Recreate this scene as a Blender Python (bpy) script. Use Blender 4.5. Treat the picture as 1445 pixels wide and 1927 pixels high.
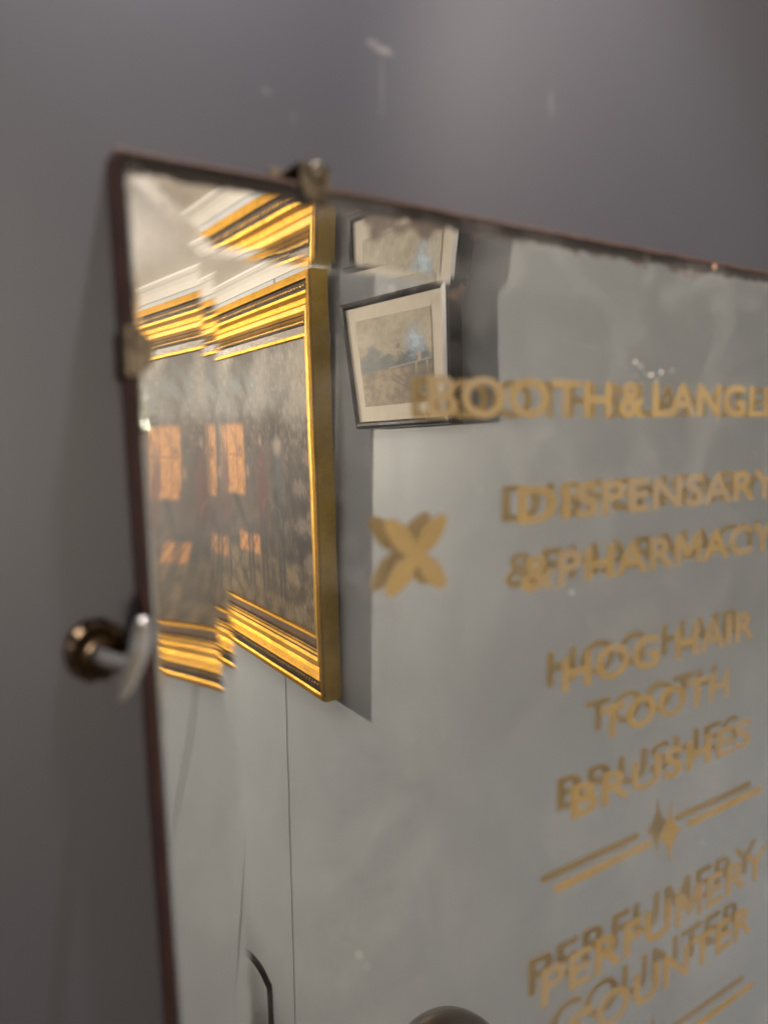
import bpy, bmesh, math, random
import numpy as np
from mathutils import Matrix, Vector, noise
random.seed(7); rng = np.random.RandomState(7)
for o in list(bpy.data.objects): bpy.data.objects.remove(o)
S = bpy.context.scene; COL = S.collection
R = math.radians
ZC = 2.6           # height of the camera above the floor
D = 0.25           # camera to glass
TG = 0.0100        # glass thickness
TB = 0.028         # front of glass to wall
# ------------------------------------------------------------------ camera
psi, pit, rol = R(32.4), R(6.2), R(0.7)
fw = Vector((math.sin(psi)*math.cos(pit), math.cos(psi)*math.cos(pit), -math.sin(pit)))
r0 = Vector((math.cos(psi), -math.sin(psi), 0)); u0 = r0.cross(fw)
rt = r0*math.cos(rol) - u0*math.sin(rol); up = u0*math.cos(rol) + r0*math.sin(rol)
cd = bpy.data.cameras.new('camera'); cam = bpy.data.objects.new('camera', cd); COL.objects.link(cam)
cam.matrix_world = Matrix(((rt.x, up.x, -fw.x, 0), (rt.y, up.y, -fw.y, -D), (rt.z, up.z, -fw.z, ZC), (0, 0, 0, 1)))
cd.sensor_fit = 'HORIZONTAL'; cd.sensor_width = 36; cd.lens = 1350/1445*36
cd.clip_start = 0.01; cd.clip_end = 60
cd.dof.use_dof = True; cd.dof.focus_distance = 1.75; cd.dof.aperture_fstop = 7.2
S.camera = cam
# ------------------------------------------------------------------ world and lamps
w = bpy.data.worlds.new('World'); S.world = w; w.use_nodes = True
w.node_tree.nodes['Background'].inputs[0].default_value = (.5, .55, .65, 1)
w.node_tree.nodes['Background'].inputs[1].default_value = .05
S.view_settings.view_transform = 'Standard'; S.view_settings.look = 'None'
S.view_settings.exposure = 0.1; S.view_settings.gamma = 1
S.render.engine = 'CYCLES'
cy = S.cycles; cy.use_denoising = True; cy.max_bounces = 18; cy.transmission_bounces = 14
cy.glossy_bounces = 10; cy.diffuse_bounces = 4; cy.sample_clamp_indirect = 8
def lamp(kind, loc, power, col, size, aim=None, spot=None, blend=.3):
    l = bpy.data.lights.new('lamp', kind); l.energy = power; l.color = col
    if kind == 'SPOT': l.spot_size = R(spot); l.spot_blend = blend
    if kind == 'AREA': l.shape = 'DISK'; l.size = size
    else: l.shadow_soft_size = size
    o = bpy.data.objects.new('lamp', l); COL.objects.link(o); o.location = (loc[0], loc[1], loc[2]+ZC)
    if aim is not None:
        d = Vector(aim)-Vector(loc); o.rotation_euler = d.to_track_quat('-Z', 'Y').to_euler()
    return o
WARM = (1, .86, .70); NEUT = (1, .90, .80); COOL = (.80, .88, 1)
lamp('SPOT', (-1.6, -8.4, .06), 2350, WARM, .12, aim=(1, -1.15, -.58), spot=34, blend=.5)                    # lamp at the far end of the room
lamp('SPOT', (-.66, -8.9, .50), 700, WARM, .12, aim=(1, -1.15, -.62), spot=33, blend=.6)                    # second lamp beside it
lamp('AREA', (-2.0, -1.6, -.6), 1.5, COOL, 1.2, aim=(1, -.6, -.6))     # window light from the other side
lamp('SPOT', (-.08, -2.0, .20), 54, NEUT, .03, aim=(.02, -2.0, .56), spot=146, blend=.6)
lamp('SPOT', (-.30, -3.6, .16), 54, NEUT, .03, aim=(-.15, -3.6, .56), spot=146, blend=.6)   # both uplights are added and unseen, only to brighten the ceiling
lamp('SPOT', (.150, -.090, .53), 23, (1, .95, .99), .010, aim=(.16, -.02, -.2), spot=100, blend=.6)  # ceiling spot right over the mirror
lamp('SPOT', (.56, -.55, .50), 15, (1, .88, .80), .012, aim=(.41, .028, .20), spot=37, blend=.5)  # added unseen spot; its cone edge shapes the bright patch on the mirror wall
# ------------------------------------------------------------------ node helpers
def mat(name, base=(.5, .5, .5), rough=.5, metal=0, spec=.5, coat=0):
    m = bpy.data.materials.new(name); m.use_nodes = True
    b = m.node_tree.nodes['Principled BSDF']
    b.inputs['Base Color'].default_value = (*base, 1); b.inputs['Roughness'].default_value = rough
    b.inputs['Metallic'].default_value = metal; b.inputs['Specular IOR Level'].default_value = spec
    b.inputs['Coat Weight'].default_value = coat
    m.diffuse_color = (*base, 1)
    return m
class N:
    def __init__(s, m): s.m = m; s.t = m.node_tree; s.b = s.t.nodes.get('Principled BSDF'); s.o = s.t.nodes['Material Output']
    def n(s, ty, **k):
        x = s.t.nodes.new(ty)
        for a, v in k.items(): setattr(x, a, v)
        return x
    def l(s, a, b): s.t.links.new(a, b)
    def coord(s, kind='Object', scale=(1, 1, 1), loc=(0, 0, 0)):
        c = s.n('ShaderNodeTexCoord'); mp = s.n('ShaderNodeMapping')
        mp.inputs['Scale'].default_value = scale; mp.inputs['Location'].default_value = loc
        s.l(c.outputs[kind], mp.inputs[0]); return mp.outputs[0]
    def noise(s, v, scale, det=4, rough=.55, dist=0):
        x = s.n('ShaderNodeTexNoise'); x.inputs['Scale'].default_value = scale; x.inputs['Detail'].default_value = det
        x.inputs['Roughness'].default_value = rough; x.inputs['Distortion'].default_value = dist
        if v is not None: s.l(v, x.inputs['Vector'])
        return x.outputs['Fac']
    def ramp(s, f, stops):
        x = s.n('ShaderNodeValToRGB'); e = x.color_ramp.elements
        while len(e) < len(stops): e.new(.5)
        for k, (p, c) in enumerate(stops):
            e[k].position = p; e[k].color = (c, c, c, 1) if isinstance(c, (int, float)) else (*c, 1)
        s.l(f, x.inputs[0]); return x.outputs[0]
    def math(s, op, a, b=None, c=None, clamp=False):
        x = s.n('ShaderNodeMath', operation=op, use_clamp=clamp)
        for i, v in enumerate((a, b, c)):
            if v is None: continue
            if isinstance(v, (int, float)): x.inputs[i].default_value = v
            else: s.l(v, x.inputs[i])
        return x.outputs[0]
    def mix(s, f, a, b, mode='MIX'):
        x = s.n('ShaderNodeMix', data_type='RGBA', blend_type=mode)
        for sock, v in ((x.inputs['Factor'], f), (x.inputs[6], a), (x.inputs[7], b)):
            if isinstance(v, (int, float)): sock.default_value = v
            elif isinstance(v, tuple): sock.default_value = (*v, 1)
            else: s.l(v, sock)
        return x.outputs[2]
    def bump(s, h, strength=.2, dist=.001, bsdf=None):
        x = s.n('ShaderNodeBump'); x.inputs['Strength'].default_value = strength; x.inputs['Distance'].default_value = dist
        s.l(h, x.inputs['Height']); s.l(x.outputs[0], (bsdf or s.b).inputs['Normal'])
    def blob(s, v, cx, cy_, cz, rx, ry, rz):      # soft ellipsoidal mask
        mp = s.n('ShaderNodeMapping', vector_type='POINT')
        mp.inputs['Location'].default_value = (-cx/rx, -cy_/ry, -cz/rz); mp.inputs['Scale'].default_value = (1/rx, 1/ry, 1/rz)
        s.l(v, mp.inputs[0]); g = s.n('ShaderNodeTexGradient', gradient_type='QUADRATIC_SPHERE'); s.l(mp.outputs[0], g.inputs[0])
        return g.outputs['Fac']
# ------------------------------------------------------------------ object helpers
def obj(name, me, m=None, parent=None, loc=None):
    if isinstance(me, bmesh.types.BMesh):
        bm = me; me = bpy.data.meshes.new(name); bm.to_mesh(me); bm.free()
    o = bpy.data.objects.new(name, me); COL.objects.link(o)
    if m is not None:
        for x in (m if isinstance(m, (list, tuple)) else [m]): me.materials.append(x)
    if parent is not None: o.parent = parent
    if loc is not None: o.location = loc
    return o
def empty(name, loc, label, cat, rot=(0, 0, 0), group=None):
    o = bpy.data.objects.new(name, None); COL.objects.link(o); o.location = loc; o.rotation_euler = rot
    o.empty_display_size = .02; o['label'] = label; o['category'] = cat
    if group: o['group'] = group
    return o
def structure(o, kind='structure'): o['kind'] = kind; return o
def box(bm, x0, x1, y0, y1, z0, z1, bev=0, mi=0):
    r = bmesh.ops.create_cube(bm, size=1)['verts']
    for v in r: v.co = ((x0+x1)/2+v.co.x*(x1-x0), (y0+y1)/2+v.co.y*(y1-y0), (z0+z1)/2+v.co.z*(z1-z0))
    fs = {f for v in r for f in v.link_faces}
    for f in fs: f.material_index = mi
    if bev:
        bmesh.ops.bevel(bm, geom=list({e for v in r for e in v.link_edges}), offset=bev, segments=2, affect='EDGES', profile=.6)
def smooth(o, ang=None):
    for p in o.data.polygons: p.use_smooth = True
    if ang:
        bm = bmesh.new(); bm.from_mesh(o.data)
        for e in bm.edges:
            if len(e.link_faces) == 2 and e.calc_face_angle(0) > R(ang): e.smooth = False
        bm.to_mesh(o.data); bm.free()
    return o
def lathe(bm, prof, seg=40, mtx=None):
    rings = []
    for r, z in prof:
        rings.append([bm.verts.new(Vector((r*math.cos(2*math.pi*k/seg), r*math.sin(2*math.pi*k/seg), z))) for k in range(seg)] if r > 1e-6 else [bm.verts.new((0, 0, z))])
    for a, b in zip(rings, rings[1:]):
        for k in range(seg):
            k2 = (k+1) % seg
            if len(a) == 1: bm.faces.new((a[0], b[k], b[k2]))
            elif len(b) == 1: bm.faces.new((a[k], b[0], a[k2]))
            else: bm.faces.new((a[k], b[k], b[k2], a[k2]))
    if mtx is not None:
        vs = [v for r in rings for v in r]; bmesh.ops.transform(bm, matrix=mtx, verts=vs)
    bmesh.ops.recalc_face_normals(bm, faces=bm.faces)
def tube(bm, pts, rad, seg=12, flat=1.0):
    pts = [Vector(p) for p in pts]; rad = rad if isinstance(rad, (list, tuple)) else [rad]*len(pts)
    rings = []; ref = Vector((.13, .31, .94)).normalized()
    for i, p in enumerate(pts):
        t = (pts[min(i+1, len(pts)-1)]-pts[max(i-1, 0)]).normalized(); a = t.cross(ref).normalized(); b = t.cross(a)
        rings.append([bm.verts.new(p+(a*math.cos(q)+b*math.sin(q)*flat)*rad[i]) for q in [2*math.pi*k/seg for k in range(seg)]])
    for a, b in zip(rings, rings[1:]):
        for k in range(seg): bm.faces.new((a[k], a[(k+1) % seg], b[(k+1) % seg], b[k]))
    bm.faces.new(rings[0][::-1]); bm.faces.new(rings[-1])
    bmesh.ops.recalc_face_normals(bm, faces=bm.faces)
def spline(P, n):
    P = [Vector(p) for p in P]; out = []
    for i in range(len(P)-1):
        a = P[max(i-1, 0)]; b = P[i]; c = P[i+1]; d = P[min(i+2, len(P)-1)]
        for k in range(n):
            t = k/n; out.append(.5*((2*b)+(c-a)*t+(2*a-5*b+4*c-d)*t*t+(3*b-a-3*c+d)*t**3))
    return out+[P[-1]]
# ------------------------------------------------------------------ materials
def wall_mat(name, base, marks=False):
    m = mat(name, base, .42); g = N(m); v = g.coord()
    big = g.noise(v, 3.2, 3); fine = g.noise(v, 60, 5, .6); grit = g.noise(v, 420, 3, .7)
    c = g.mix(g.ramp(big, [(.35, 0), (.7, 1)]), tuple(x*.96 for x in base), tuple(x*1.03 for x in base))
    c = g.mix(g.math('MULTIPLY', g.ramp(fine, [(.45, 0), (.8, 1)]), .08), c, tuple(min(1, x*1.25) for x in base))
    if marks:
        vs = g.coord(scale=(1, 1, 1))
        n1 = g.noise(vs, 260, 5, .7)
        for (cx, cz, rx, rz, k) in [(.1790, .1655, .0085, .0035, 1.0), (.1735, .1670, .006, .003, .8), (.178, .150, .0018, .022, .35),
                                     (.1235, .136, .0028, .0022, .5), (.085, .175, .008, .005, .5), (.28, .166, .004, .012, .3), (.135, .128, .002, .006, .25)]:
            k0 = g.blob(vs, cx, TB, ZC+cz, rx, .01, rz)
            k1 = g.ramp(g.math('MULTIPLY', g.math('POWER', k0, .5), g.math('MULTIPLY', n1, 1.8)), [(.25, 0), (.62, 1)])
            c = g.mix(g.math('MULTIPLY', k1, .13*k), c, (.50, .47, .41))
        # faint long scratches
        vv = g.coord(scale=(1, 1, 1)); mp = g.n('ShaderNodeMapping'); mp.inputs['Rotation'].default_value = (0, R(38), 0)
        mp.inputs['Scale'].default_value = (5, 1, 420); g.l(vv, mp.inputs[0])
        sc = g.ramp(g.noise(mp.outputs[0], 1.0, 2, .4), [(.72, 0), (.76, 1)])
        br = g.ramp(g.noise(vv, 14, 2), [(.5, 0), (.62, 1)])
        c = g.mix(g.math('MULTIPLY', g.math('MULTIPLY', sc, br), .06), c, (.6, .57, .52))
    g.l(c, g.b.inputs['Base Color']); g.b.inputs['Specular IOR Level'].default_value = .3 if marks else .12
    g.b.inputs['Roughness'].default_value = .5
    g.bump(g.math('ADD', g.math('MULTIPLY', fine, 1.0), g.math('MULTIPLY', grit, .12)), .12, .0005)
    return m
M_WALL = wall_mat('shade_darkened_wall_paint', (.036, .0365, .044), True)  # base darkened: the shadow of whoever stands before it is put into the colour
M_WALL2 = wall_mat('side_wall_paint', (.455, .495, .535))
M_CEIL = wall_mat('ceiling_paint', (.86, .83, .78))
M_TRIM = mat('moulding_paint', (.70, .68, .64), .8, spec=.05)
M_FLOOR = mat('floor_boards', (.16, .10, .06), .4)
g = N(M_FLOOR); g.l(g.ramp(g.noise(g.coord(scale=(1, 14, 1)), 2, 6), [(.3, (.09, .055, .03)), (.7, (.22, .14, .08))]), g.b.inputs['Base Color'])
def gold_mat(name, base, rough, var=.3, metal=.85):
    m = mat(name, base, rough, metal); g = N(m); v = g.coord()
    n = g.noise(v, 9, 5, .6); f = g.noise(v, 120, 4, .6)
    c = g.mix(g.ramp(n, [(.35, 0), (.65, 1)]), tuple(x*(1-var) for x in base), base)
    c = g.mix(g.math('MULTIPLY', g.ramp(f, [(.55, 0), (.75, 1)]), .45), c, (base[0]*.35, base[1]*.25, base[2]*.3))
    g.l(c, g.b.inputs['Base Color']); g.l(g.ramp(f, [(.3, rough*.8), (.8, rough*1.3)]), g.b.inputs['Roughness'])
    g.b.inputs['Specular Tint'].default_value = (.95, .74, .42, 1)
    g.bump(f, .3, .0006); return m
M_GOLD = gold_mat('bright_gilding', (.68, .45, .15), .55, metal=1)
M_GOLD2 = gold_mat('worn_gilding', (.50, .29, .07), .6, metal=1)
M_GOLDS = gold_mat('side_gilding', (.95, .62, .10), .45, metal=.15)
M_BROWN = gold_mat('brown_scotia', (.14, .075, .035), .5, metal=.15)
M_ORN = gold_mat('dark_ornament_ground', (.035, .02, .008), .7, metal=.0)
for m_ in (M_BROWN, M_ORN): m_.node_tree.nodes['Principled BSDF'].inputs['Specular IOR Level'].default_value = .06; m_.node_tree.nodes['Principled BSDF'].inputs['Metallic'].default_value = 0
M_LEAF = gold_mat('blackened_leaf_gilding', (.50, .29, .08), .45, metal=.7)
M_BLACK = mat('black_lacquer', (.006, .007, .010), .12, spec=.4)
M_RAIL_GLINT = mat('painted_rail_highlight', (.75, .75, .76), .3, .3)  # pale colour standing for lamp glare on a black rail
M_MAT = mat('cream_mount', (.80, .74, .62), .8, spec=.15)
g = N(M_MAT); g.l(g.ramp(g.noise(g.coord(), 30, 5), [(.3, (.76, .69, .57)), (.7, (.86, .79, .67))]), g.b.inputs['Base Color'])
M_BRASS = mat('aged_brass', (.20, .145, .07), .5, .7); g = N(M_BRASS)
g.l(g.ramp(g.noise(g.coord(), 300, 5), [(.35, (.03, .022, .014)), (.62, (.11, .088, .058))]), g.b.inputs['Base Color'])
M_BRONZE = mat('dark_bronze', (.055, .030, .012), .22, .7)
g = N(M_BRONZE); g.l(g.ramp(g.noise(g.coord(), 90, 4), [(.35, (.014, .008, .004)), (.7, (.06, .034, .014))]), g.b.inputs['Base Color'])
M_CHROME = mat('bright_nickel', (.86, .85, .83), .24, .9)
M_BOARD = mat('red_brown_board', (.075, .026, .020), .45); g = N(M_BOARD)
g.l(g.ramp(g.noise(g.coord(scale=(1, 1, .25)), 220, 6, .65), [(.35, (.035, .014, .012)), (.6, (.095, .034, .026)), (.85, (.17, .08, .06))]), g.b.inputs['Base Color'])
g.bump(g.noise(g.coord(), 500, 4), .4, .0006)
# glass
M_GLASS = bpy.data.materials.new('old_glass'); M_GLASS.use_nodes = True; g = N(M_GLASS); g.t.nodes.remove(g.b)
gl = g.n('ShaderNodeBsdfGlass'); gl.inputs['IOR'].default_value = 1.5; gl.inputs['Roughness'].default_value = 0.0
gl.inputs['Color'].default_value = (.972, .98, .975, 1)
v = g.coord(); bp = g.n('ShaderNodeBump'); bp.inputs['Strength'].default_value = .10; bp.inputs['Distance'].default_value = .0006
g.l(g.noise(v, 14, 2, .5), bp.inputs['Height']); g.l(bp.outputs[0], gl.inputs['Normal'])
hz = g.n('ShaderNodeBsdfDiffuse'); hz.inputs['Color'].default_value = (.62, .60, .57, 1)
sm = g.ramp(g.noise(v, 22, 6, .7, .6), [(.48, 0), (.80, 1)])
scr_m = g.n('ShaderNodeMapping'); scr_m.inputs['Rotation'].default_value = (0, R(-52), 0); scr_m.inputs['Scale'].default_value = (12, 1, 700)
g.l(v, scr_m.inputs[0]); scr = g.ramp(g.noise(scr_m.outputs[0], 1, 2, .4), [(.70, 0), (.74, 1)])
scr = g.math('MULTIPLY', scr, g.ramp(g.noise(v, 30, 2), [(.52, 0), (.66, 1)]))
dots = g.ramp(g.noise(v, 900, 2, .5), [(.74, 0), (.80, 1)])
fac = g.math('ADD', g.math('ADD', .012, g.math('MULTIPLY', sm, .09)), g.math('ADD', g.math('MULTIPLY', scr, .15), g.math('MULTIPLY', dots, .35)), clamp=True)
mx = g.n('ShaderNodeMixShader'); g.l(fac, mx.inputs[0]); g.l(gl.outputs[0], mx.inputs[1]); g.l(hz.outputs[0], mx.inputs[2]); g.l(mx.outputs[0], g.o.inputs[0])
# mirror outline, in metres from the camera's foot (local frame of the mirror, z relative to ZC)
XL0, XL1, XR, ZT, ZB = .245*D, .262*D, 2.62*D, .374*D, -2.6*D      # left edge leans: XL0 at the top, XL1 at z = -.87 D
LEAN = (XL1-XL0)/((.87+.374)*D)
def xleft(z): return XL0+(ZT-z)*LEAN
# silvering: a mirror with tarnish creeping in from the edges
M_SILV = bpy.data.materials.new('tarnished_silvering'); M_SILV.use_nodes = True; g = N(M_SILV)
b = g.b; b.inputs['Metallic'].default_value = 1; b.inputs['Roughness'].default_value = .0
v = g.coord(); sx = g.n('ShaderNodeSeparateXYZ'); g.l(v, sx.inputs[0])
dz = g.math('SUBTRACT', ZT, sx.outputs['Z'])
dx = g.math('SUBTRACT', g.math('SUBTRACT', sx.outputs['X'], XL0), g.math('MULTIPLY', dz, LEAN))
nA = g.noise(v, 60, 5, .62); nB = g.noise(v, 190, 4, .6); nC = g.noise(v, 420, 4, .65)
xs = g.ramp(sx.outputs['X'], [(.06, .10), (.12, .42), (.135, .75), (.16, 1.0), (.20, .66), (.26, .35), (.31, .62), (.345, .75), (.40, .45), (.6, .4)])
rag = g.math('ADD', g.math('MULTIPLY', g.math('SUBTRACT', nA, .40), .030), g.math('MULTIPLY', g.math('SUBTRACT', nB, .5), .010))
reach = g.math('ADD', g.math('MULTIPLY', xs, .0068), g.math('MULTIPLY', rag, g.math('ADD', .25, xs)))
eT = g.math('DIVIDE', g.math('SUBTRACT', reach, dz), .0012)          # >0 inside the tarnished strip
eT = g.math('ADD', eT, .5, clamp=True)
core = g.math('ADD', g.math('DIVIDE', g.math('SUBTRACT', g.math('MULTIPLY_ADD', g.math('SUBTRACT', nB, .5), .005, .0058), dz), .0012), .5, clamp=True)
eL = g.math('ADD', g.math('DIVIDE', g.math('SUBTRACT', g.math('MULTIPLY_ADD', g.math('SUBTRACT', nA, .5), .004, .0008), dx), .0008), .5, clamp=True)
spots = g.math('MULTIPLY', g.ramp(nC, [(.58, 0), (.66, 1)]), g.ramp(g.math('ADD', g.math('MULTIPLY', dz, 16), g.math('MULTIPLY', dx, 5)), [(0, 1), (.9, .0)]))
tcol = g.ramp(nB, [(.30, (.06, .036, .030)), (.5, (.15, .105, .09)), (.72, (.24, .18, .16))])
tcol = g.mix(core, tcol, (.028, .018, .014))
tf = g.math('MAXIMUM', g.math('MULTIPLY', eT, .85), g.math('MAXIMUM', core, eL))
tf = g.math('MAXIMUM', tf, g.math('MULTIPLY', spots, .85))
fog = g.ramp(g.noise(v, 9, 3, .5), [(.35, (.81, .81, .815)), (.75, (.885, .88, .875))])
b.inputs['Base Color'].default_value = (.85, .86, .84, 1); g.l(fog, b.inputs['Base Color'])
df = g.n('ShaderNodeBsdfDiffuse'); g.l(tcol, df.inputs[0])
mx = g.n('ShaderNodeMixShader'); g.l(tf, mx.inputs[0]); g.l(b.outputs[0], mx.inputs[1]); g.l(df.outputs[0], mx.inputs[2]); g.l(mx.outputs[0], g.o.inputs[0])
M_EDGE = mat('tarnished_glass_edge', (.05, .028, .020), .4)
M_LETTER_BACK = mat('gilt_lettering_back', (.74, .50, .17), .45, .1)  # same gilt, colour raised because little light reaches this side
M_LETTER = mat('gilt_lettering', (.36, .25, .10), .5, .1); g = N(M_LETTER); v = g.coord()
lc = g.mix(g.ramp(g.noise(v, 40, 4), [(.3, 0), (.7, 1)]), (.195, .132, .046), (.265, .183, .07))
lw = g.ramp(g.noise(v, 16, 4, .6), [(.44, 0), (.66, 1)])      # rubbed patches where the leaf has gone pale and thin
lc = g.mix(g.math('MULTIPLY', lw, .75), lc, (.22, .175, .125))
lc = g.mix(g.ramp(g.noise(v, 700, 3), [(.66, 0), (.70, .6)]), lc, (.17, .15, .13)); g.l(lc, g.b.inputs['Base Color'])
# ------------------------------------------------------------------ the room
def slab(name, x0, x1, y0, y1, z0, z1, m, **k):
    bm = bmesh.new(); box(bm, x0, x1, y0, y1, z0, z1); return structure(obj(name, bm, m, **k))
ZCEIL = .560
XW = 1.0
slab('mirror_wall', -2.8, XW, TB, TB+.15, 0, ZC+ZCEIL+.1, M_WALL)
# the side wall: panels with an open joint
bm = bmesh.new(); box(bm, XW+.004, XW+.15, -10.6, TB+.15, 0, ZC+ZCEIL+.1)
side = structure(obj('side_wall', bm, M_BLACK))
for (a, b_) in ((-10.6, -4.105), (-4.1, -1.969), (-1.961, TB)):
    bm = bmesh.new(); box(bm, XW, XW+.02, a, b_, .0, ZC+ZCEIL, bev=.001)
    obj('wall_panel', bm, M_WALL2, parent=side)
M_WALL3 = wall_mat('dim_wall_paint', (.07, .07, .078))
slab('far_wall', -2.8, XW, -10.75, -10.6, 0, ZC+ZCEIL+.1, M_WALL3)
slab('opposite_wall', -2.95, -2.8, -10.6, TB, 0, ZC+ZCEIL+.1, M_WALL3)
slab('ceiling', -2.8, XW, -10.6, TB, ZC+ZCEIL, ZC+ZCEIL+.12, M_CEIL)
slab('floor', -2.8, XW, -10.6, TB, -.1, 0, M_FLOOR)
# cornice along the side wall: stepped moulding
prof = [(0, -.050), (.005, -.050), (.007, -.044), (.008, -.040), (.014, -.028), (.024, -.017), (.034, -.012), (.036, -.009), (.040, -.009), (.040, 0), (0, 0)]
bm = bmesh.new(); A = []; B = []
for (h, z) in prof:
    A.append(bm.verts.new((XW-h-.0005, -10.59, ZC+ZCEIL+z-.0005))); B.append(bm.verts.new((XW-h-.0005, TB-.002, ZC+ZCEIL+z-.0005)))
for i in range(len(prof)): j = (i+1) % len(prof); bm.faces.new((A[i], A[j], B[j], B[i]))
bmesh.ops.recalc_face_normals(bm, faces=bm.faces)
structure(obj('cornice', bm, M_TRIM))
# ------------------------------------------------------------------ the mirror
mir = empty('wall_mirror', (0, 0, ZC), 'old frameless wall mirror with gilt shop lettering and tarnished edges on the grey wall', 'mirror')
mir.rotation_euler = (0, R(-.15), 0)
BW = .110*D
def st(x, a, b): t = min(1, max(0, (x-a)/(b-a))); return t*t*(3-2*t)
def drop(s, zz=0., left=False):      # depth of the bevel below the front plane at fraction s of its width (0 ridge, 1 edge)
    a0, a1 = math.tan(R(5.6)), math.tan(R(7.0))
    if left: q1, q2 = st(-zz, .015, .085), st(-zz, .10, .24); a0 = math.tan(R(4.2+1.0*q1))*(1+.30*q2); a1 = math.tan(R(5.2+2.2*q1))*(1+.15*q2)
    return BW*(a0*s+(a1-a0)*s*s/2)
NS, NL = 14, 90
def ring(s):             # corner points of the inset outline at fraction s
    i = BW*(1-s)
    zt, zb = ZT-i, ZB+i; xr = XR-i
    return (xleft(zt)+i, zt), (xr, zt), (xr, zb), (xleft(zb)+i, zb)
bm = bmesh.new()
for side_i in range(4):
    grid = []
    for k in range(NS+1):
        s = k/NS; c = ring(s); (ax, az), (bx, bz) = c[side_i], c[(side_i+1) % 4]; row = []
        for j in range(NL+1):
            t = j/NL; x = ax+(bx-ax)*t; z = az+(bz-az)*t
            wv = 1+.03*math.sin(x*23+1)+.03*math.sin(z*19+side_i)
            row.append(bm.verts.new((x, drop(s, z, side_i == 3)*wv, z)))
        grid.append(row)
    for k in range(NS):
        for j in range(NL):
            f = bm.faces.new((grid[k][j], grid[k][j+1], grid[k+1][j+1], grid[k+1][j])); f.smooth = True
    # side of the glass down to the silvering
    low = [bm.verts.new((v_.co.x, TG, v_.co.z)) for v_ in grid[NS]]
    for j in range(NL):
        f = bm.faces.new((grid[NS][j], grid[NS][j+1], low[j+1], low[j])); f.material_index = 2
c = ring(0); f = bm.faces.new([bm.verts.new((x, 0, z)) for x, z in c])
c = ring(1); f2 = bm.faces.new([bm.verts.new((x, TG, z)) for x, z in c]); f2.material_index = 1
bmesh.ops.remove_doubles(bm, verts=[v_ for v_ in bm.verts if abs(v_.co.y-TG) < 1e-7], dist=1e-6)
bm.normal_update()
for f in bm.faces:
    cc = f.calc_center_median(); out = cc-Vector(((XL0+XR)/2, TG*.6, (ZT+ZB)/2))
    n = f.normal
    if f.material_index == 0 and n.y > 0: f.normal_flip()
    if f.material_index == 1 and n.y < 0: f.normal_flip()
    if f.material_index == 2 and n.dot(Vector((out.x, 0, out.z))) < 0: f.normal_flip()
obj('mirror_glass', bm, [M_GLASS, M_SILV, M_EDGE], mir)
# backing board, slightly proud of the glass at the top
def outline_prism(bm, grow_t, grow_l, y0, y1, mi=0):
    zt, zb = ZT+grow_t, ZB; pts = [(xleft(zt)-grow_l, zt), (XR+.001, zt), (XR+.001, zb), (xleft(zb)-grow_l, zb)]
    a = [bm.verts.new((x, y0, z)) for x, z in pts]; b = [bm.verts.new((x, y1, z)) for x, z in pts]
    fs = [bm.faces.new(a), bm.faces.new(b[::-1])]+[bm.faces.new((a[i], a[(i+1) % 4], b[(i+1) % 4], b[i])) for i in range(4)]
    bmesh.ops.recalc_face_normals(bm, faces=fs)
bm = bmesh.new(); outline_prism(bm, .0036, .0004, TG+.0003, TB-.0005)
bmesh.ops.bevel(bm, geom=list(bm.edges), offset=.0005, segments=1, affect='EDGES')
obj('backing_board', bm, M_BOARD, mir)
# ragged paper binding strip round the edge of the glass
bm = bmesh.new()
def strip(P, Q, n, w0, w1, nx, nz):
    A = []; B = []
    for k in range(n+1):
        t = k/n; x = P[0]+(Q[0]-P[0])*t; z = P[1]+(Q[1]-P[1])*t
        q = w0+(w1-w0)*(.5+.5*noise.noise(Vector((x*120, 3.1, z*120))))*(.6+.4*noise.noise(Vector((x*500, 1.7, z*500))))
        dd = (1-q/BW); yy = BW*0+drop(max(0, dd))
        A.append((bm.verts.new((x-nx*.0004, drop(1)-.0002-.0004, z-nz*.0004)), bm.verts.new((x+nx*q, drop(max(0, dd))-.0006, z+nz*q)), bm.verts.new((x-nx*.0004, TG+.0006, z-nz*.0004))))
    for a, b in zip(A, A[1:]):
        bm.faces.new((a[0], a[1], b[1], b[0])); bm.faces.new((a[0], b[0], b[2], a[2]))
strip((XL0, ZT), (XR, ZT), 260, .0004, .0022, 0, -1)
obj('binding_strip', bm, M_EDGE, mir)
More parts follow.
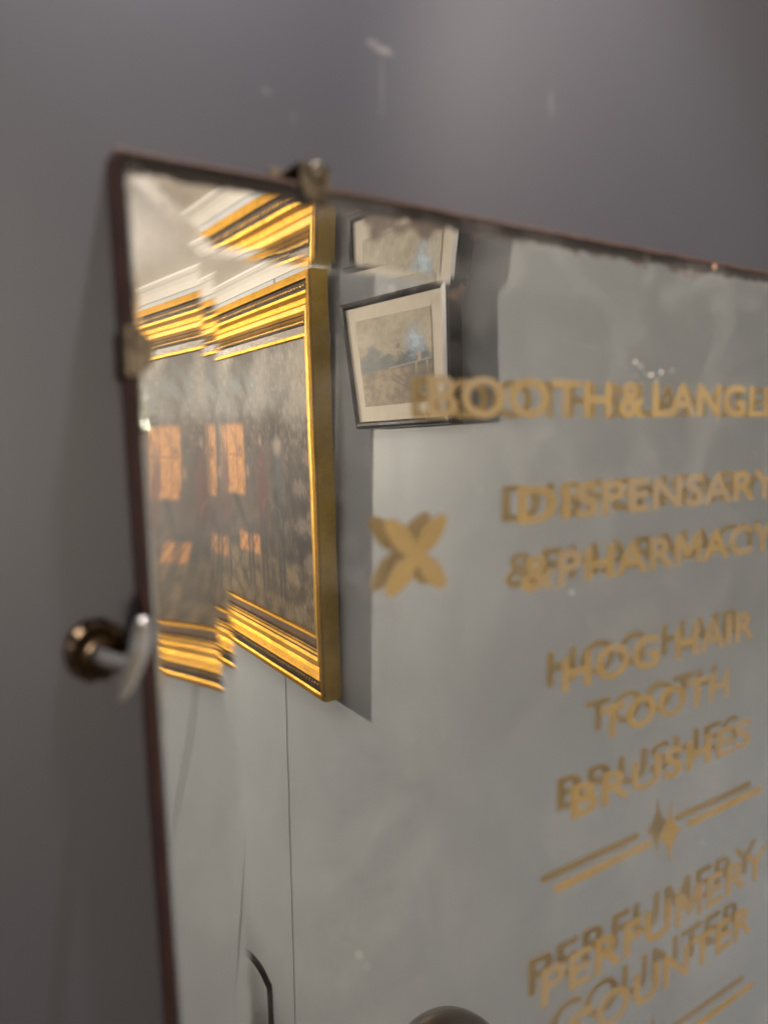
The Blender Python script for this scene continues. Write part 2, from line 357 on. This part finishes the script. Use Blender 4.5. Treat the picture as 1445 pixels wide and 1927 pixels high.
# ---- gilt lettering on the front of the glass
def back_side(bm):      # side facing the glass: gold made brighter to offset its weak light
    for f in bm.faces:
        if all(v_.co.y > -.0002 for v_ in f.verts): f.material_index = 1
def islands(bm):
    seen = set(); out = []
    for v_ in bm.verts:
        if v_ in seen: continue
        st_ = [v_]; seen.add(v_); isl = []
        while st_:
            a = st_.pop(); isl.append(a)
            for e in a.link_edges:
                b = e.other_vert(a)
                if b not in seen: seen.add(b); st_.append(b)
        out.append((min(q.co.x for q in isl), max(q.co.x for q in isl), isl))
    return sorted(out, key=lambda t: t[0])
def redraw_m(bm, txt, bold, space):   # the bold outline of M crosses itself: draw that letter as its own polygon
    c = bpy.data.curves.new('plain', 'FONT'); c.body = txt; c.size = 1; c.space_character = space
    o = bpy.data.objects.new('tmp', c); COL.objects.link(o); bpy.context.view_layer.update()
    me = bpy.data.meshes.new_from_object(o.evaluated_get(bpy.context.evaluated_depsgraph_get())); bpy.data.objects.remove(o)
    b2 = bmesh.new(); b2.from_mesh(me); bpy.data.meshes.remove(me); bmesh.ops.remove_doubles(b2, verts=b2.verts, dist=1e-5)
    x0, x1, isl = islands(b2)[txt.index('M')]
    y0 = min(q.co.y for q in isl)-bold; y1 = max(q.co.y for q in isl)+bold; x0 -= bold; x1 += bold; b2.free()
    kill = [v_ for v_ in bm.verts if x0-bold*.3 < v_.co.x < x1+bold*.3]; bmesh.ops.delete(bm, geom=kill, context='VERTS')
    s_ = .125; d = .165; xm = (x0+x1)/2; yv = y0+(y1-y0)*.16
    P = [(x0, y0), (x0+s_, y0), (x0+s_, y1-.30), (xm, yv), (x1-s_, y1-.30), (x1-s_, y0), (x1, y0), (x1, y1), (x1-d, y1), (xm, yv+.28), (x0+d, y1), (x0, y1)]
    V = [bm.verts.new((x, y, 0)) for x, y in P]
    for q in ((0, 1, 2, 10, 11), (2, 3, 9, 10), (3, 4, 8, 9), (4, 5, 6, 7, 8)): bm.faces.new([V[i] for i in q])
def text_mesh(txt, x0, x1, z0, z1, bold=.023, space=1.06):
    c = bpy.data.curves.new('lettering', 'FONT'); c.body = txt; c.size = 1; c.offset = bold; c.extrude = .0; c.space_character = space; c.resolution_u = 6
    o = bpy.data.objects.new('tmp', c); COL.objects.link(o); bpy.context.view_layer.update()
    me = bpy.data.meshes.new_from_object(o.evaluated_get(bpy.context.evaluated_depsgraph_get())); bpy.data.objects.remove(o)
    co = np.array([v_.co[:] for v_ in me.vertices]); mn, mxx = co.min(0), co.max(0)
    bm = bmesh.new(); bm.from_mesh(me)
    if 'M' in txt: redraw_m(bm, txt, bold, space)
    for v_ in bm.verts:
        x = x0+(v_.co.x-mn[0])/(mxx[0]-mn[0])*(x1-x0); z = z0+(v_.co.y-mn[1])/(mxx[1]-mn[1])*(z1-z0)
        v_.co = (x, -.00035, z)
    bmesh.ops.remove_doubles(bm, verts=bm.verts, dist=1e-7)
    r = bmesh.ops.extrude_face_region(bm, geom=list(bm.faces))
    for e in r['geom']:
        if isinstance(e, bmesh.types.BMVert): e.co.y = -.00005
    for f in bm.faces: f.smooth = False
    bmesh.ops.recalc_face_normals(bm, faces=bm.faces); back_side(bm)
    bpy.data.meshes.remove(me); return bm
LM = [M_LETTER, M_LETTER_BACK]
LINES = [('BOOTH', .724, 1.188, .024, .098), ('&', 1.212, 1.292, .024, .098), ('LANGLEY', 1.318, 1.89, .026, .100), ('DISPENSARY', .933, 1.812, -.177, -.104), ('&PHARMACY', .941, 1.812, -.310, -.238),
         ('HOG HAIR', 1.056, 1.740, -.532, -.456), ('TOOTH', 1.172, 1.640, -.664, -.590), ('BRUSHES', 1.087, 1.745, -.816, -.741),
         ('PERFUMERY', 1.005, 1.850, -1.210, -1.124), ('COUNTER', 1.070, 1.792, -1.355, -1.268)]
for (t, a, b_, z0, z1) in LINES:
    o = obj('lettering', text_mesh(t, a*D, b_*D, z0*D, z1*D), LM, mir); o['label'] = 'gilt line of capitals reading '+t
def flat_shape(pts):
    bm = bmesh.new(); a = [bm.verts.new((x, -.00035, z)) for x, z in pts]; b = [bm.verts.new((x, -.00005, z)) for x, z in pts]
    bm.faces.new(a); bm.faces.new(b[::-1])
    for i in range(len(pts)): bm.faces.new((a[i], a[(i+1) % len(pts)], b[(i+1) % len(pts)], b[i]))
    bmesh.ops.recalc_face_normals(bm, faces=bm.faces); back_side(bm); return bm
def rod(x0, x1, z, h=.0185*D):
    pts = []
    for (cx, s, a0) in ((x1-h/2, 1, -90), (x0+h/2, -1, 90)):
        for k in range(9): q = R(a0+180*k/8); pts.append((cx+h/2*math.cos(q), z+h/2*math.sin(q)))
    return flat_shape(pts)
def star4(cx, cz, rx, rz, p=.42):
    pts = []
    for k in range(48):
        q = 2*math.pi*k/48; c, s = math.cos(q), math.sin(q)
        r = 1/(abs(c)**.62+abs(s)**.62)**(1/.62); pts.append((cx+rx*c*r, cz+rz*s*r))
    return flat_shape(pts)
def clover(cx, cz, rx, rz):
    pts = []
    for k in range(96):
        q = 2*math.pi*k/96; u = abs(math.sin(2*q)); 
        r = .17+.83*u**1.15
        tip = 1+.22*max(0, u-.85)/.15*1.0
        pts.append((cx+rx*r*tip*math.cos(q), cz+rz*r*tip*math.sin(q)))
    return flat_shape(pts)
for zz in (-.954, -1.518):
    for (a, b_) in ((1.040, 1.358), (1.491, 1.812)):
        obj('divider_bar', rod(a*D, b_*D, zz*D), LM, mir)
    obj('divider_star', star4(1.424*D, zz*D, .044*D, .078*D), LM, mir)
obj('four_petal_ornament', clover(.699*D, -.209*D, .072*D, .074*D), LM, mir)
# ---- specks of dust and paint stuck to the glass
M_SPECK = mat('pale_speck', (.75, .68, .60), .8); M_CRUMB = mat('brown_crumb', (.35, .19, .12), .7)
def speck_mesh(seed, n=7):
    r = random.Random(seed); bm = bmesh.new()
    top = [bm.verts.new((math.cos(2*math.pi*k/n)*r.uniform(.5, 1.1), -.35*r.uniform(.3, 1), math.sin(2*math.pi*k/n)*r.uniform(.5, 1.1))) for k in range(n)]
    base = [bm.verts.new((v_.co.x*1.15, 0, v_.co.z*1.15)) for v_ in top]; ap = bm.verts.new((0, -.6, 0))
    for k in range(n):
        bm.faces.new((top[k], top[(k+1) % n], ap)); bm.faces.new((top[k], base[k], base[(k+1) % n], top[(k+1) % n]))
    bm.faces.new(base); bmesh.ops.recalc_face_normals(bm, faces=bm.faces)
    me = bpy.data.meshes.new('speck'); bm.to_mesh(me); bm.free(); return me
smesh = [speck_mesh(k) for k in range(4)]; cmesh = [speck_mesh(k+9) for k in range(3)]
for m_ in smesh: m_.materials.append(M_SPECK)
for m_ in cmesh: m_.materials.append(M_CRUMB)
SP = [(.843, -.106, .45, .45, 0, 0), (1.081, -.326, .85, .6, 20, 0), (1.554, .017, .9, .3, 10, 0), (1.713, -.062, 1.0, .3, 5, 0), (.825, .004, .7, .3, 10, 0),
      (.569, -.897, .35, 1.5, -35, 0), (.585, -.926, .3, .9, -35, 0), (1.259, .140, 1.1, .8, 30, 0), (1.276, .132, .35, 1.6, -50, 0), (1.311, .115, 2.0, .6, 0, 0), (1.345, .122, 1.6, .7, -12, 0), (1.382, .127, .8, .5, 10, 0), (1.33, .104, 1.4, .3, 5, 0),
      (.777, .231, .7, .5, 0, 1), (.785, .238, .5, .8, 20, 1), (.798, .245, .8, .6, -20, 1), (.791, .226, .4, .4, 0, 1), (.655, .232, .8, .7, 0, 0), (.70, .24, .6, .3, 0, 0), (1.522, .360, 1.4, 2.0, 0, 1),
      (.657, -.217, .3, .3, 0, 0), (1.519, .262, .3, .3, 0, 0), (.523, -.548, .5, .3, 40, 0), (.788, -.569, .5, .3, 0, 0), (1.456, -1.139, .5, .5, 0, 0), (1.555, -1.022, .4, .9, 0, 0), (1.488, -.600, .6, .4, 0, 0), (1.576, -.485, .5, .4, 0, 0), (1.036, -.745, .3, .3, 0, 0)]
for _ in range(60): SP.append((random.uniform(.5, 1.8), random.uniform(-1.4, .3), random.uniform(.08, .22), random.uniform(.08, .2), random.uniform(0, 90), 0))
def put(meshes, x, z, sx_, sz_, rot=0):
    o = bpy.data.objects.new('speck', random.choice(meshes)); COL.objects.link(o); o.parent = mir
    o.location = (x*D, -.00003, z*D); o.scale = (sx_, min(sx_, sz_), sz_); o.rotation_euler = (0, R(rot), 0); return o
for (x, z, sx_, sz_, rot, kind) in SP: put(smesh if kind == 0 else cmesh, x, z, sx_*.001, sz_*.001, rot)
# ------------------------------------------------------------------ clips holding the mirror
def clip_tab(bm, rad, thick, length):     # round-ended strap lying in the XZ plane, pointing -Z, front at y=0
    pts = [(rad*math.cos(R(q)), rad*math.sin(R(q))) for q in range(180, 361, 12)]+[(rad, length), (-rad, length)]
    a = [bm.verts.new((x, -thick, z)) for x, z in pts]; b = [bm.verts.new((x, 0, z)) for x, z in pts]
    fs = [bm.faces.new(a), bm.faces.new(b[::-1])]+[bm.faces.new((a[i], a[(i+1) % len(pts)], b[(i+1) % len(pts)], b[i])) for i in range(len(pts))]
    bmesh.ops.recalc_face_normals(bm, faces=fs)
def dome(bm, loc, r, h, axis='Y'):
    prof = [(r, 0), (r, h*.25), (r*.92, h*.55), (r*.7, h*.85), (r*.35, h*.98), (0, h)]
    lathe(bm, prof, 24, Matrix.Translation(loc) @ Matrix.Rotation(R(90), 4, 'X'))
yb = drop(1)
c1 = empty('mirror_clip', (.522*D, 0, ZC+ZT+.002), 'small aged brass clip with a round screw head on the top edge of the mirror', 'clip', group='brass clips holding the mirror')
bm = bmesh.new(); clip_tab(bm, .0062, .0014, .006); bmesh.ops.translate(bm, verts=bm.verts, vec=(0, yb-.0008, -.0012))
box(bm, -.0062, .0062, yb-.0022, TB-.0012, .0048, .0062, bev=.0004)
obj('strap', bm, M_BRASS, c1)
bm = bmesh.new(); box(bm, -.0075, .0075, TB-.0022, TB-.0002, .0066, .011, bev=.0006); obj('base_plate', bm, M_BRASS, c1)
bm = bmesh.new(); dome(bm, (.001, yb-.0024, .0028), .0038, .0018); smooth(obj('screw_head', bm, M_BRASS, c1), 50)
c2 = empty('mirror_clip', (xleft(.11*D), 0, ZC+.115*D), 'small aged brass round-ended clip gripping the left edge of the mirror', 'clip', group='brass clips holding the mirror')
bm = bmesh.new(); clip_tab(bm, .0082, .0013, .001); bmesh.ops.rotate(bm, verts=bm.verts, cent=(0, 0, 0), matrix=Matrix.Rotation(R(-90), 3, 'Y'))
bmesh.ops.translate(bm, verts=bm.verts, vec=(-.0026, yb-.0010, 0))
box(bm, -.0022, -.0006, yb-.0023, TB-.0012, -.0082, .0082, bev=.0004)
obj('strap', bm, M_BRASS, c2)
# ------------------------------------------------------------------ the round knob and lever beside the mirror
k = empty('mirror_fixing', (.0480, TB, ZC-.0785), 'dark bronze round rosette with a bright curved lever at the left edge of the mirror', 'wall fixing')
bm = bmesh.new()
lathe(bm, [(.0, 0), (.0125, 0), (.0130, .0012), (.0120, .0028), (.0098, .0032), (.0100, .0045), (.0090, .0068), (.0066, .0085), (.0045, .0088), (.0042, .0100), (.0030, .0112), (0, .0116)], 36, Matrix.Rotation(R(90), 4, 'X'))
smooth(obj('rosette', bm, M_BRONZE, k), 35)
bm = bmesh.new()
for q in range(10):
    a = 2*math.pi*q/10; bmesh.ops.create_uvsphere(bm, u_segments=10, v_segments=7, radius=.0022, matrix=Matrix.Translation((.0112*math.cos(a), -.0030, .0112*math.sin(a))))
smooth(obj('beading', bm, M_BRONZE, k))
bm = bmesh.new()
tube(bm, spline([(.0090, -.0425, .0215), (.0092, -.0400, .0165), (.0086, -.0380, .0085), (.0066, -.0350, .0005), (.0048, -.0330, -.0060), (.0020, -.0320, -.0110)], 6),
     [.0014+.0028*math.sin(math.pi*min(1, i/30*1.02))**.7 for i in range(31)], 16, .65)
smooth(obj('lever', bm, M_CHROME, k))
bm = bmesh.new(); tube(bm, [(0, -.010, 0), (.002, -.020, .001), (.006, -.0345, .003)], [.0032, .0028, .0022], 16); smooth(obj('stem', bm, M_CHROME, k), 40)
k.scale = (.85, 1, .92)
# ------------------------------------------------------------------ vertex-coloured pictures
def painted(name, pos, nu, nv, cols, rough=.35, stroke=40, bump=.25, coat=0., spec=.5):
    me = bpy.data.meshes.new(name)
    faces = [(j*(nu+1)+i, j*(nu+1)+i+1, (j+1)*(nu+1)+i+1, (j+1)*(nu+1)+i) for j in range(nv) for i in range(nu)]
    me.from_pydata([tuple(p) for p in pos], [], faces)
    a = me.color_attributes.new('paint', 'FLOAT_COLOR', 'POINT'); a.data.foreach_set('color', np.concatenate([cols, np.ones((len(cols), 1))], 1).ravel().astype(np.float32))
    m = mat(name+'_paint', (.3, .3, .3), rough, coat=coat, spec=spec); g = N(m)
    at = g.n('ShaderNodeAttribute', attribute_name='paint'); v = g.coord()
    n = g.noise(v, stroke, 6, .65, 1.2); n2 = g.noise(v, stroke*4, 4, .6)
    c = g.mix(g.ramp(n, [(.3, 0), (.7, .55)]), at.outputs[0], g.mix(1.0, at.outputs[0], (1.7, 1.65, 1.6), 'MULTIPLY'))
    c = g.mix(g.ramp(n2, [(.45, 0), (.7, .35)]), c, g.mix(1.0, c, (.5, .5, .52), 'MULTIPLY'))
    g.l(c, g.b.inputs['Base Color']); g.bump(g.math('ADD', n, g.math('MULTIPLY', n2, .5)), bump, .002)
    me.materials.append(m)
    for p in me.polygons: p.use_smooth = True
    return me
def lerp3(a, b, t): return np.array(a)[None]*(1-t)[:, None]+np.array(b)[None]*t[:, None]
def sst(x, a, b): t = np.clip((x-a)/(b-a), 0, 1); return t*t*(3-2*t)
def pnoise(u, v, s, seed): return np.array([noise.noise(Vector((a*s+seed, b*s*1.0, seed*1.7))) for a, b in zip(u, v)])
def blend(c, k, col): return c*(1-k[:, None])+np.array(col)[None]*k[:, None]
def rectm(u, v, u0, u1, v0, v1, s=.012): return sst(u, u0-s, u0+s)*(1-sst(u, u1-s, u1+s))*sst(v, v0-s, v0+s)*(1-sst(v, v1-s, v1+s))
def ellm(u, v, cu, cv, ru, rv, s=.35): d = np.sqrt(((u-cu)/ru)**2+((v-cv)/rv)**2); return 1-sst(d, 1-s, 1+s)
# ------------------------------------------------------------------ big gilt-framed painting on the side wall
Y0, PW, PZ0, PH = 1.560, 1.70, -.785, 1.245
pr = empty('framed_painting', (XW-.002, -(Y0+PW/2), ZC+PZ0), 'large dark oil painting with orange windows in a deep gilt frame', 'painting', rot=(R(.9), 0, R(-90)))
PROF = [(0, .0), (.0, .052), (.003, .060), (.018, .062), (.024, .058), (.027, .049), (.050, .046), (.053, .052), (.060, .050), (.070, .038), (.082, .033), (.090, .040), (.104, .041), (.112, .034), (.116, .032), (.119, .034), (.122, .031),
        (.124, .028), (.138, .028), (.140, .022), (.160, .019), (.162, .023), (.170, .022), (.172, .012)]
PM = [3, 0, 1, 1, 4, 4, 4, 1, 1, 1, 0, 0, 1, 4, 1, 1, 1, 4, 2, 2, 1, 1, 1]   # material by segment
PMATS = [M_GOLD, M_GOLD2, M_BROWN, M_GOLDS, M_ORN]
def rail(a, b, ia, ib, prof, pm):
    # a->b outer corner points (x,z); ia, ib inward diagonal unit offsets (per unit of inset)
    bm = bmesh.new(); A = [bm.verts.new((a[0]+ia[0]*u, -h, a[1]+ia[1]*u)) for u, h in prof]; B = [bm.verts.new((b[0]+ib[0]*u, -h, b[1]+ib[1]*u)) for u, h in prof]
    for i in range(len(prof)-1):
        f = bm.faces.new((A[i], A[i+1], B[i+1], B[i])); f.material_index = pm[i]
    cen = Vector((0, 0, PH/2))
    bm.normal_update()
    for f in bm.faces:
        n = f.normal; c_ = f.calc_center_median()
        if n.y > 1e-4 or (abs(n.y) <= 1e-4 and n.dot(Vector((c_.x-cen.x, 0, c_.z-cen.z))) < 0 and f.material_index == 3): f.normal_flip()
    return bm
h2 = PW/2
cor = [(-h2, 0), (h2, 0), (h2, PH), (-h2, PH)]; ins = [(.66, 1), (-.66, 1), (-.66, -1), (.66, -1)]
for i in range(4):
    j = (i+1) % 4
    rl = obj('rail', rail(cor[i], cor[j], ins[i], ins[j], PROF, PM), PMATS, pr)
    # carved running ornament in the dark hollow, and the fine pearl row
    for (u, h, step, r, nm, mm, el) in ((.038, .0480, .019, .0062, 'leaf_ornament', M_LEAF, 1.0), (.131, .0295, .0115, .0052, 'pearl_row', M_GOLD, .8)):
        bm = bmesh.new(); L = Vector((cor[j][0]-cor[i][0]+(ins[j][0]-ins[i][0])*u, cor[j][1]-cor[i][1]+(ins[j][1]-ins[i][1])*u)); n = int(L.length/step); dr = L.normalized()
        for q in range(n):
            p = (cor[i][0]+ins[i][0]*u+dr.x*step*(q+.5), -h, cor[i][1]+ins[i][1]*u+dr.y*step*(q+.5))
            s = r*random.uniform(.85, 1.1)
            bmesh.ops.create_icosphere(bm, subdivisions=1, radius=s, matrix=Matrix.Translation(p) @ Matrix.Rotation(R(random.uniform(-20, 20)), 4, 'Y') @ Matrix.Diagonal((1.25 if dr.x else .8, .7, 1.25 if dr.y else .8, 1)))
        o = obj(nm, bm, mm, rl); o['kind'] = 'stuff'
NU, NV = 260, 180
iu = .171
U = np.tile(np.linspace(-h2+iu*.66, h2-iu*.66, NU+1), NV+1); V = np.repeat(np.linspace(iu, PH-iu, NV+1), NU+1)
yp = Y0+PW/2+U; zp = PZ0+V            # distance from the mirror wall, height from eye level
n1 = pnoise(U, V, 5, 2.1); n2 = pnoise(U, V, 17, 5.3); n3 = pnoise(U*2.2, V, 40, 8.8)
sky = lerp3((.11, .105, .095), (.34, .32, .28), np.clip(.5+1.3*n1+.5*n2, 0, 1))
dark = lerp3((.022, .018, .016), (.085, .058, .048), np.clip(.45+1.1*n2+.5*n1, 0, 1))
flo = lerp3((.055, .043, .028), (.17, .125, .07), np.clip(.55+1.0*n2+.6*n3-(1.95-yp)*-.5*0, 0, 1))
c = dark.copy(); ks = sst(zp+.05*n1, .02, .14); c = c*(1-ks[:, None])+sky*ks[:, None]
kf = 1-sst(zp+.02*n2, -.44, -.40); c = c*(1-kf[:, None])+flo*kf[:, None]
blue = (.17, .20, .23); c = blend(c, ellm(U, zp, U*0+0.05, .16, .5, .07, .6)*np.clip(.4+1.5*n2, 0, 1)*.8, blue)
OR = (.58, .26, .07)
for (a, b_, z0, z1) in ((2.225, 2.50, -.215, .045), (2.60, 2.72, -.20, .05)):
    c = blend(c, rectm(yp, zp, a, b_, z0, z1)*np.clip(.85+.4*n3+.5*n2, .3, 1), OR)
for a in (2.30, 2.40): c = blend(c, rectm(yp, zp, a-.006, a+.006, -.22, .045, .006)*.7, (.25, .10, .04))
c = blend(c, rectm(yp, zp, 2.22, 2.5, -.075, -.063, .006)*.5, (.25, .10, .04))
c = blend(c, rectm(yp, zp, 2.115, 2.31, -.425, -.355)*np.clip(.8+.6*n3, .2, .95), OR); c = blend(c, rectm(yp, zp, 2.60, 2.95, -.45, .0)*.8, (.42, .20, .07))
for a in (2.17, 2.24, 2.31): c = blend(c, ellm(yp+(zp+.39)*1.0, zp, a, -.39, .008, .05, .4)*.6, (.12, .06, .03))
RED = (.10, .028, .030)
for (a, zc, hh, col) in ((2.075, -.17, .14, RED), (2.44, -.22, .16, RED), (2.56, -.2, .13, (.12, .03, .035)), (1.93, -.16, .11, (.05, .06, .075)), (2.20, -.25, .11, (.07, .05, .05)), (2.72, -.2, .15, RED)):
    c = blend(c, ellm(yp, zp, a+.03*n2, zc, .04, hh, .5)*.85, col)
    c = blend(c, ellm(yp, zp, a, zc+hh+.015, .013, .022, .6), (.22, .14, .10))
    for s in (-.016, .016): c = blend(c, rectm(yp, zp, a+s-.009, a+s+.009, -.55, zc-hh*.6), (.025, .022, .025))
c = blend(c, ellm(yp, zp, 1.935, -.035, .03, .03, .6)*.8, (.30, .27, .22))
for a, b_ in ((1.97, -.29), (1.90, -.33), (2.02, -.26)): 
    d = np.abs(np.sqrt(((yp-a)/.05)**2+((zp-b_)/.05)**2)-1); c = blend(c, (1-sst(d, .0, .09))*sst(zp, b_-.06, b_)*.22*(n3 > -.1), (.35, .32, .27))
c = blend(c, sst(n3+.6*n1, .25, .45)*.5*sst(zp, -.2, .3), (.48, .45, .38))
c = blend(c, sst(-(yp-1.98), 0, .25)*sst(n2+n3*.7, .0, .5)*.3, (.33, .30, .25))
pos = np.stack([U, -.008-0*U, V], 1)
obj('canvas', painted('canvas', pos, NU, NV, np.clip(c, 0, 1), rough=.7, stroke=38, bump=.4, spec=.12), None, pr)
# ------------------------------------------------------------------ small black-framed picture, hanging askew
SX, SY = XW-.002, -1.20
sp = empty('small_framed_picture', (SX, SY, ZC+.0), 'small landscape print with a pale blue tree in a thin black frame', 'picture', rot=(0, 0, R(-90)))
Q = {'TL': (1.460, .346), 'TR': (.992, .330), 'BR': (.982, .021), 'BL': (1.381, .013)}     # distance from mirror wall, height
Q = {k_: Vector((v_[0]+SY, v_[1])) for k_, v_ in Q.items()}
QW, QH = .44, .325
def bil(u, v):     # u: 0 near (right) .. 1 far, v: 0 bottom .. 1 top
    return (Q['BR']*(1-u)+Q['BL']*u)*(1-v)+(Q['TR']*(1-u)+Q['TL']*u)*v
def srail(i, prof, pm, mats):
    cs = [(0, 0), (1, 0), (1, 1), (0, 1)]; a = cs[i]; b = cs[(i+1) % 4]; bm = bmesh.new(); n = 1
    rows = []
    for u_, h in prof:
        du, dv = u_/QW, u_/QH; row = []
        for c_ in (a, b):
            p = bil(c_[0]+(du if c_[0] == 0 else -du), c_[1]+(dv if c_[1] == 0 else -dv)); row.append(bm.verts.new((p.x, -h, p.y)))
        rows.append(row)
    for k_ in range(len(rows)-1):
        f = bm.faces.new((rows[k_][0], rows[k_+1][0], rows[k_+1][1], rows[k_][1])); f.material_index = pm[k_]
    bmesh.ops.recalc_face_normals(bm, faces=bm.faces)
    bm.normal_update()
    if sum(f.normal.y*f.calc_area() for f in bm.faces) > 0: bmesh.ops.reverse_faces(bm, faces=bm.faces)
    return obj('rail', bm, mats, sp)
SPROF = [(0, 0), (0, .034), (.002, .039), (.007, .041), (.013, .040), (.018, .036), (.019, .012)]
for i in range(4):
    if i == 3: srail(i, [(0, 0), (0, .034), (.003, .039), (.016, .041), (.022, .036), (.023, .012)], [0, 0, 1, 1, 0], [M_BLACK, M_RAIL_GLINT])  # near rail: its front carries the lamp highlight as colour
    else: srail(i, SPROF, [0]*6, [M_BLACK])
def bilquad(name, u0, u1, v0, v1, h, m, par=sp):
    bm = bmesh.new(); vs = [bm.verts.new((bil(u, v).x, -h, bil(u, v).y)) for u, v in ((u0, v0), (u1, v0), (u1, v1), (u0, v1))]
    f = bm.faces.new(vs); bm.normal_update()
    if f.normal.y > 0: f.normal_flip()
    return obj(name, bm, m, par)
bilquad('mount', .02, .98, .025, .975, .034, M_MAT)
nu, nv = 120, 100
P0, P1, Q0, Q1 = .14, .86, .17, .84
uu = np.tile(np.linspace(0, 1, nu+1), nv+1); vv = np.repeat(np.linspace(0, 1, nv+1), nu+1)
pos = []
for a, b_ in zip(uu, vv): p = bil(P0+(P1-P0)*a, Q0+(Q1-Q0)*b_); pos.append((p.x, -.0350, p.y))
X = 1-uu; a1 = pnoise(X, vv, 4, 3.3); a2 = pnoise(X, vv, 14, 6.1); a3 = pnoise(X, vv, 34, 1.2)   # X: 0 at the left as seen in the glass
c = lerp3((.33, .285, .20), (.46, .41, .31), np.clip(.5+a1+.5*a2, 0, 1))
gr = lerp3((.16, .115, .065), (.32, .245, .15), np.clip(.5+a2+.6*a3, 0, 1)); kg = 1-sst(vv+.02*a2, .40, .46); c = c*(1-kg[:, None])+gr*kg[:, None]
hills = sst(.50+.07*a1*1+.10*a2-vv, 0, .03)*sst(vv, .38, .42)
c = blend(c, hills*.9, (.075, .095, .105))
for (cx, cv, rx, rv, col) in ((.22, .55, .10, .13, (.11, .14, .15)), (.10, .47, .12, .10, (.09, .11, .11)), (.42, .50, .09, .08, (.08, .10, .105)), (.62, .48, .10, .08, (.05, .06, .07)), (.80, .50, .18, .10, (.05, .07, .10)), (.56, .63, .03, .03, (.12, .12, .10))):
    c = blend(c, ellm(X+.05*a2, vv+.04*a3, cx, cv, rx, rv, .4)*.9, col)
c = blend(c, ellm(X+.10*a2, vv+.10*a3, .80, .66, .10, .15, .7)*.9, (.26, .40, .56))
c = blend(c, ellm(X+.12*a3, vv+.08*a2, .80, .72, .05, .07, .8)*.8, (.50, .62, .74))
c = blend(c, rectm(X, vv, .82, .86, .44, .56, .01), (.45, .33, .24)); c = blend(c, rectm(X, vv, .60, .615, .48, .64, .006)*.6, (.2, .16, .12))
c = blend(c, rectm(X, vv-.10*(X-.5), .42, 1.0, .405, .42, .006)*.8, (.42, .36, .26))
for q in (.78, .92): c = blend(c, rectm(X, vv, q, q+.03, .30, .44, .008)*.8, (.46, .40, .30))
c = blend(c, ellm(X, vv, .95, .2, .35, .2, .6)*.8, (.06, .055, .05))
for s in (0, .06): d = np.abs(vv-(.33-s-.55*(X-.48)**1.0*1.0)); c = blend(c, (1-sst(d, .005, .015))*sst(X, .45, .5)*.7, (.07, .06, .05))
obj('print', painted('print', pos, nu, nv, np.clip(c, 0, 1), rough=.6, stroke=60, bump=.1, spec=.15), None, sp)
sg = mat('picture_glass', (1, 1, 1), .02); N(sg).b.inputs['Transmission Weight'].default_value = 1; N(sg).b.inputs['IOR'].default_value = 1.0
# ------------------------------------------------------------------ floor lamp with a bronze dome shade
fl = empty('floor_lamp', (.735, -.690, 0), 'unlit floor lamp with a dark bronze dome shade beside the side wall', 'lamp')
zc = ZC-1.19; rr = .119
bm = bmesh.new(); lathe(bm, [(0, rr+.0), ]+[(rr*math.sin(R(q)), rr*math.cos(R(q))) for q in range(6, 91, 6)]+[(rr+.004, -.004), (rr+.004, -.010), (rr-.004, -.010), (rr-.006, 0)], 48, Matrix.Translation((0, 0, zc)))
smooth(obj('shade', bm, M_BRONZE, fl), 40)
bm = bmesh.new(); tube(bm, [(0, 0, .03), (0, 0, zc+.05)], .011, 16); smooth(obj('pole', bm, M_BRASS, fl), 40)
bm = bmesh.new(); lathe(bm, [(0, .0), (.13, 0), (.13, .012), (.11, .022), (.03, .032), (.0, .032)], 40); smooth(obj('base', bm, M_BRASS, fl), 40)
# ------------------------------------------------------------------ bentwood chair
ch = empty('bentwood_chair', (.385, -1.19, 0), 'black bentwood bar chair with a thin rounded hoop back', 'chair', rot=(0, 0, R(20)))
def hoop(w, zt, z0, y): 
    P = [(-w*.8, y, z0), (-w, y, z0+.25)]+[(w*math.cos(R(q)), y, zt-w+w*math.sin(R(q))) for q in range(180, -1, -15)]+[(w, y, z0+.25), (w*.8, y, z0)]
    return spline(P, 4)
bm = bmesh.new(); tube(bm, hoop(.19, 1.535, .79, 0), .0065, 14); smooth(obj('hoop_back', bm, M_BLACK, ch))
bm = bmesh.new(); tube(bm, hoop(.09, 1.20, .79, 0), .006, 12); smooth(obj('inner_hoop', bm, M_BLACK, ch))
bm = bmesh.new(); lathe(bm, [(0, .77), (.19, .77), (.20, .785), (.195, .80), (.17, .798), (0, .792)], 40, Matrix.Translation((0, -.17, 0))); smooth(obj('seat', bm, M_BLACK, ch), 40)
for (a, b_) in ((-.13, -.04), (.13, -.04), (-.13, -.30), (.13, -.30)):
    bm = bmesh.new(); tube(bm, [(a*1.25, (b_+.17)*1.25-.17, 0), (a, b_, .78)], [.010, .014], 12); smooth(obj('leg', bm, M_BLACK, ch), 40)
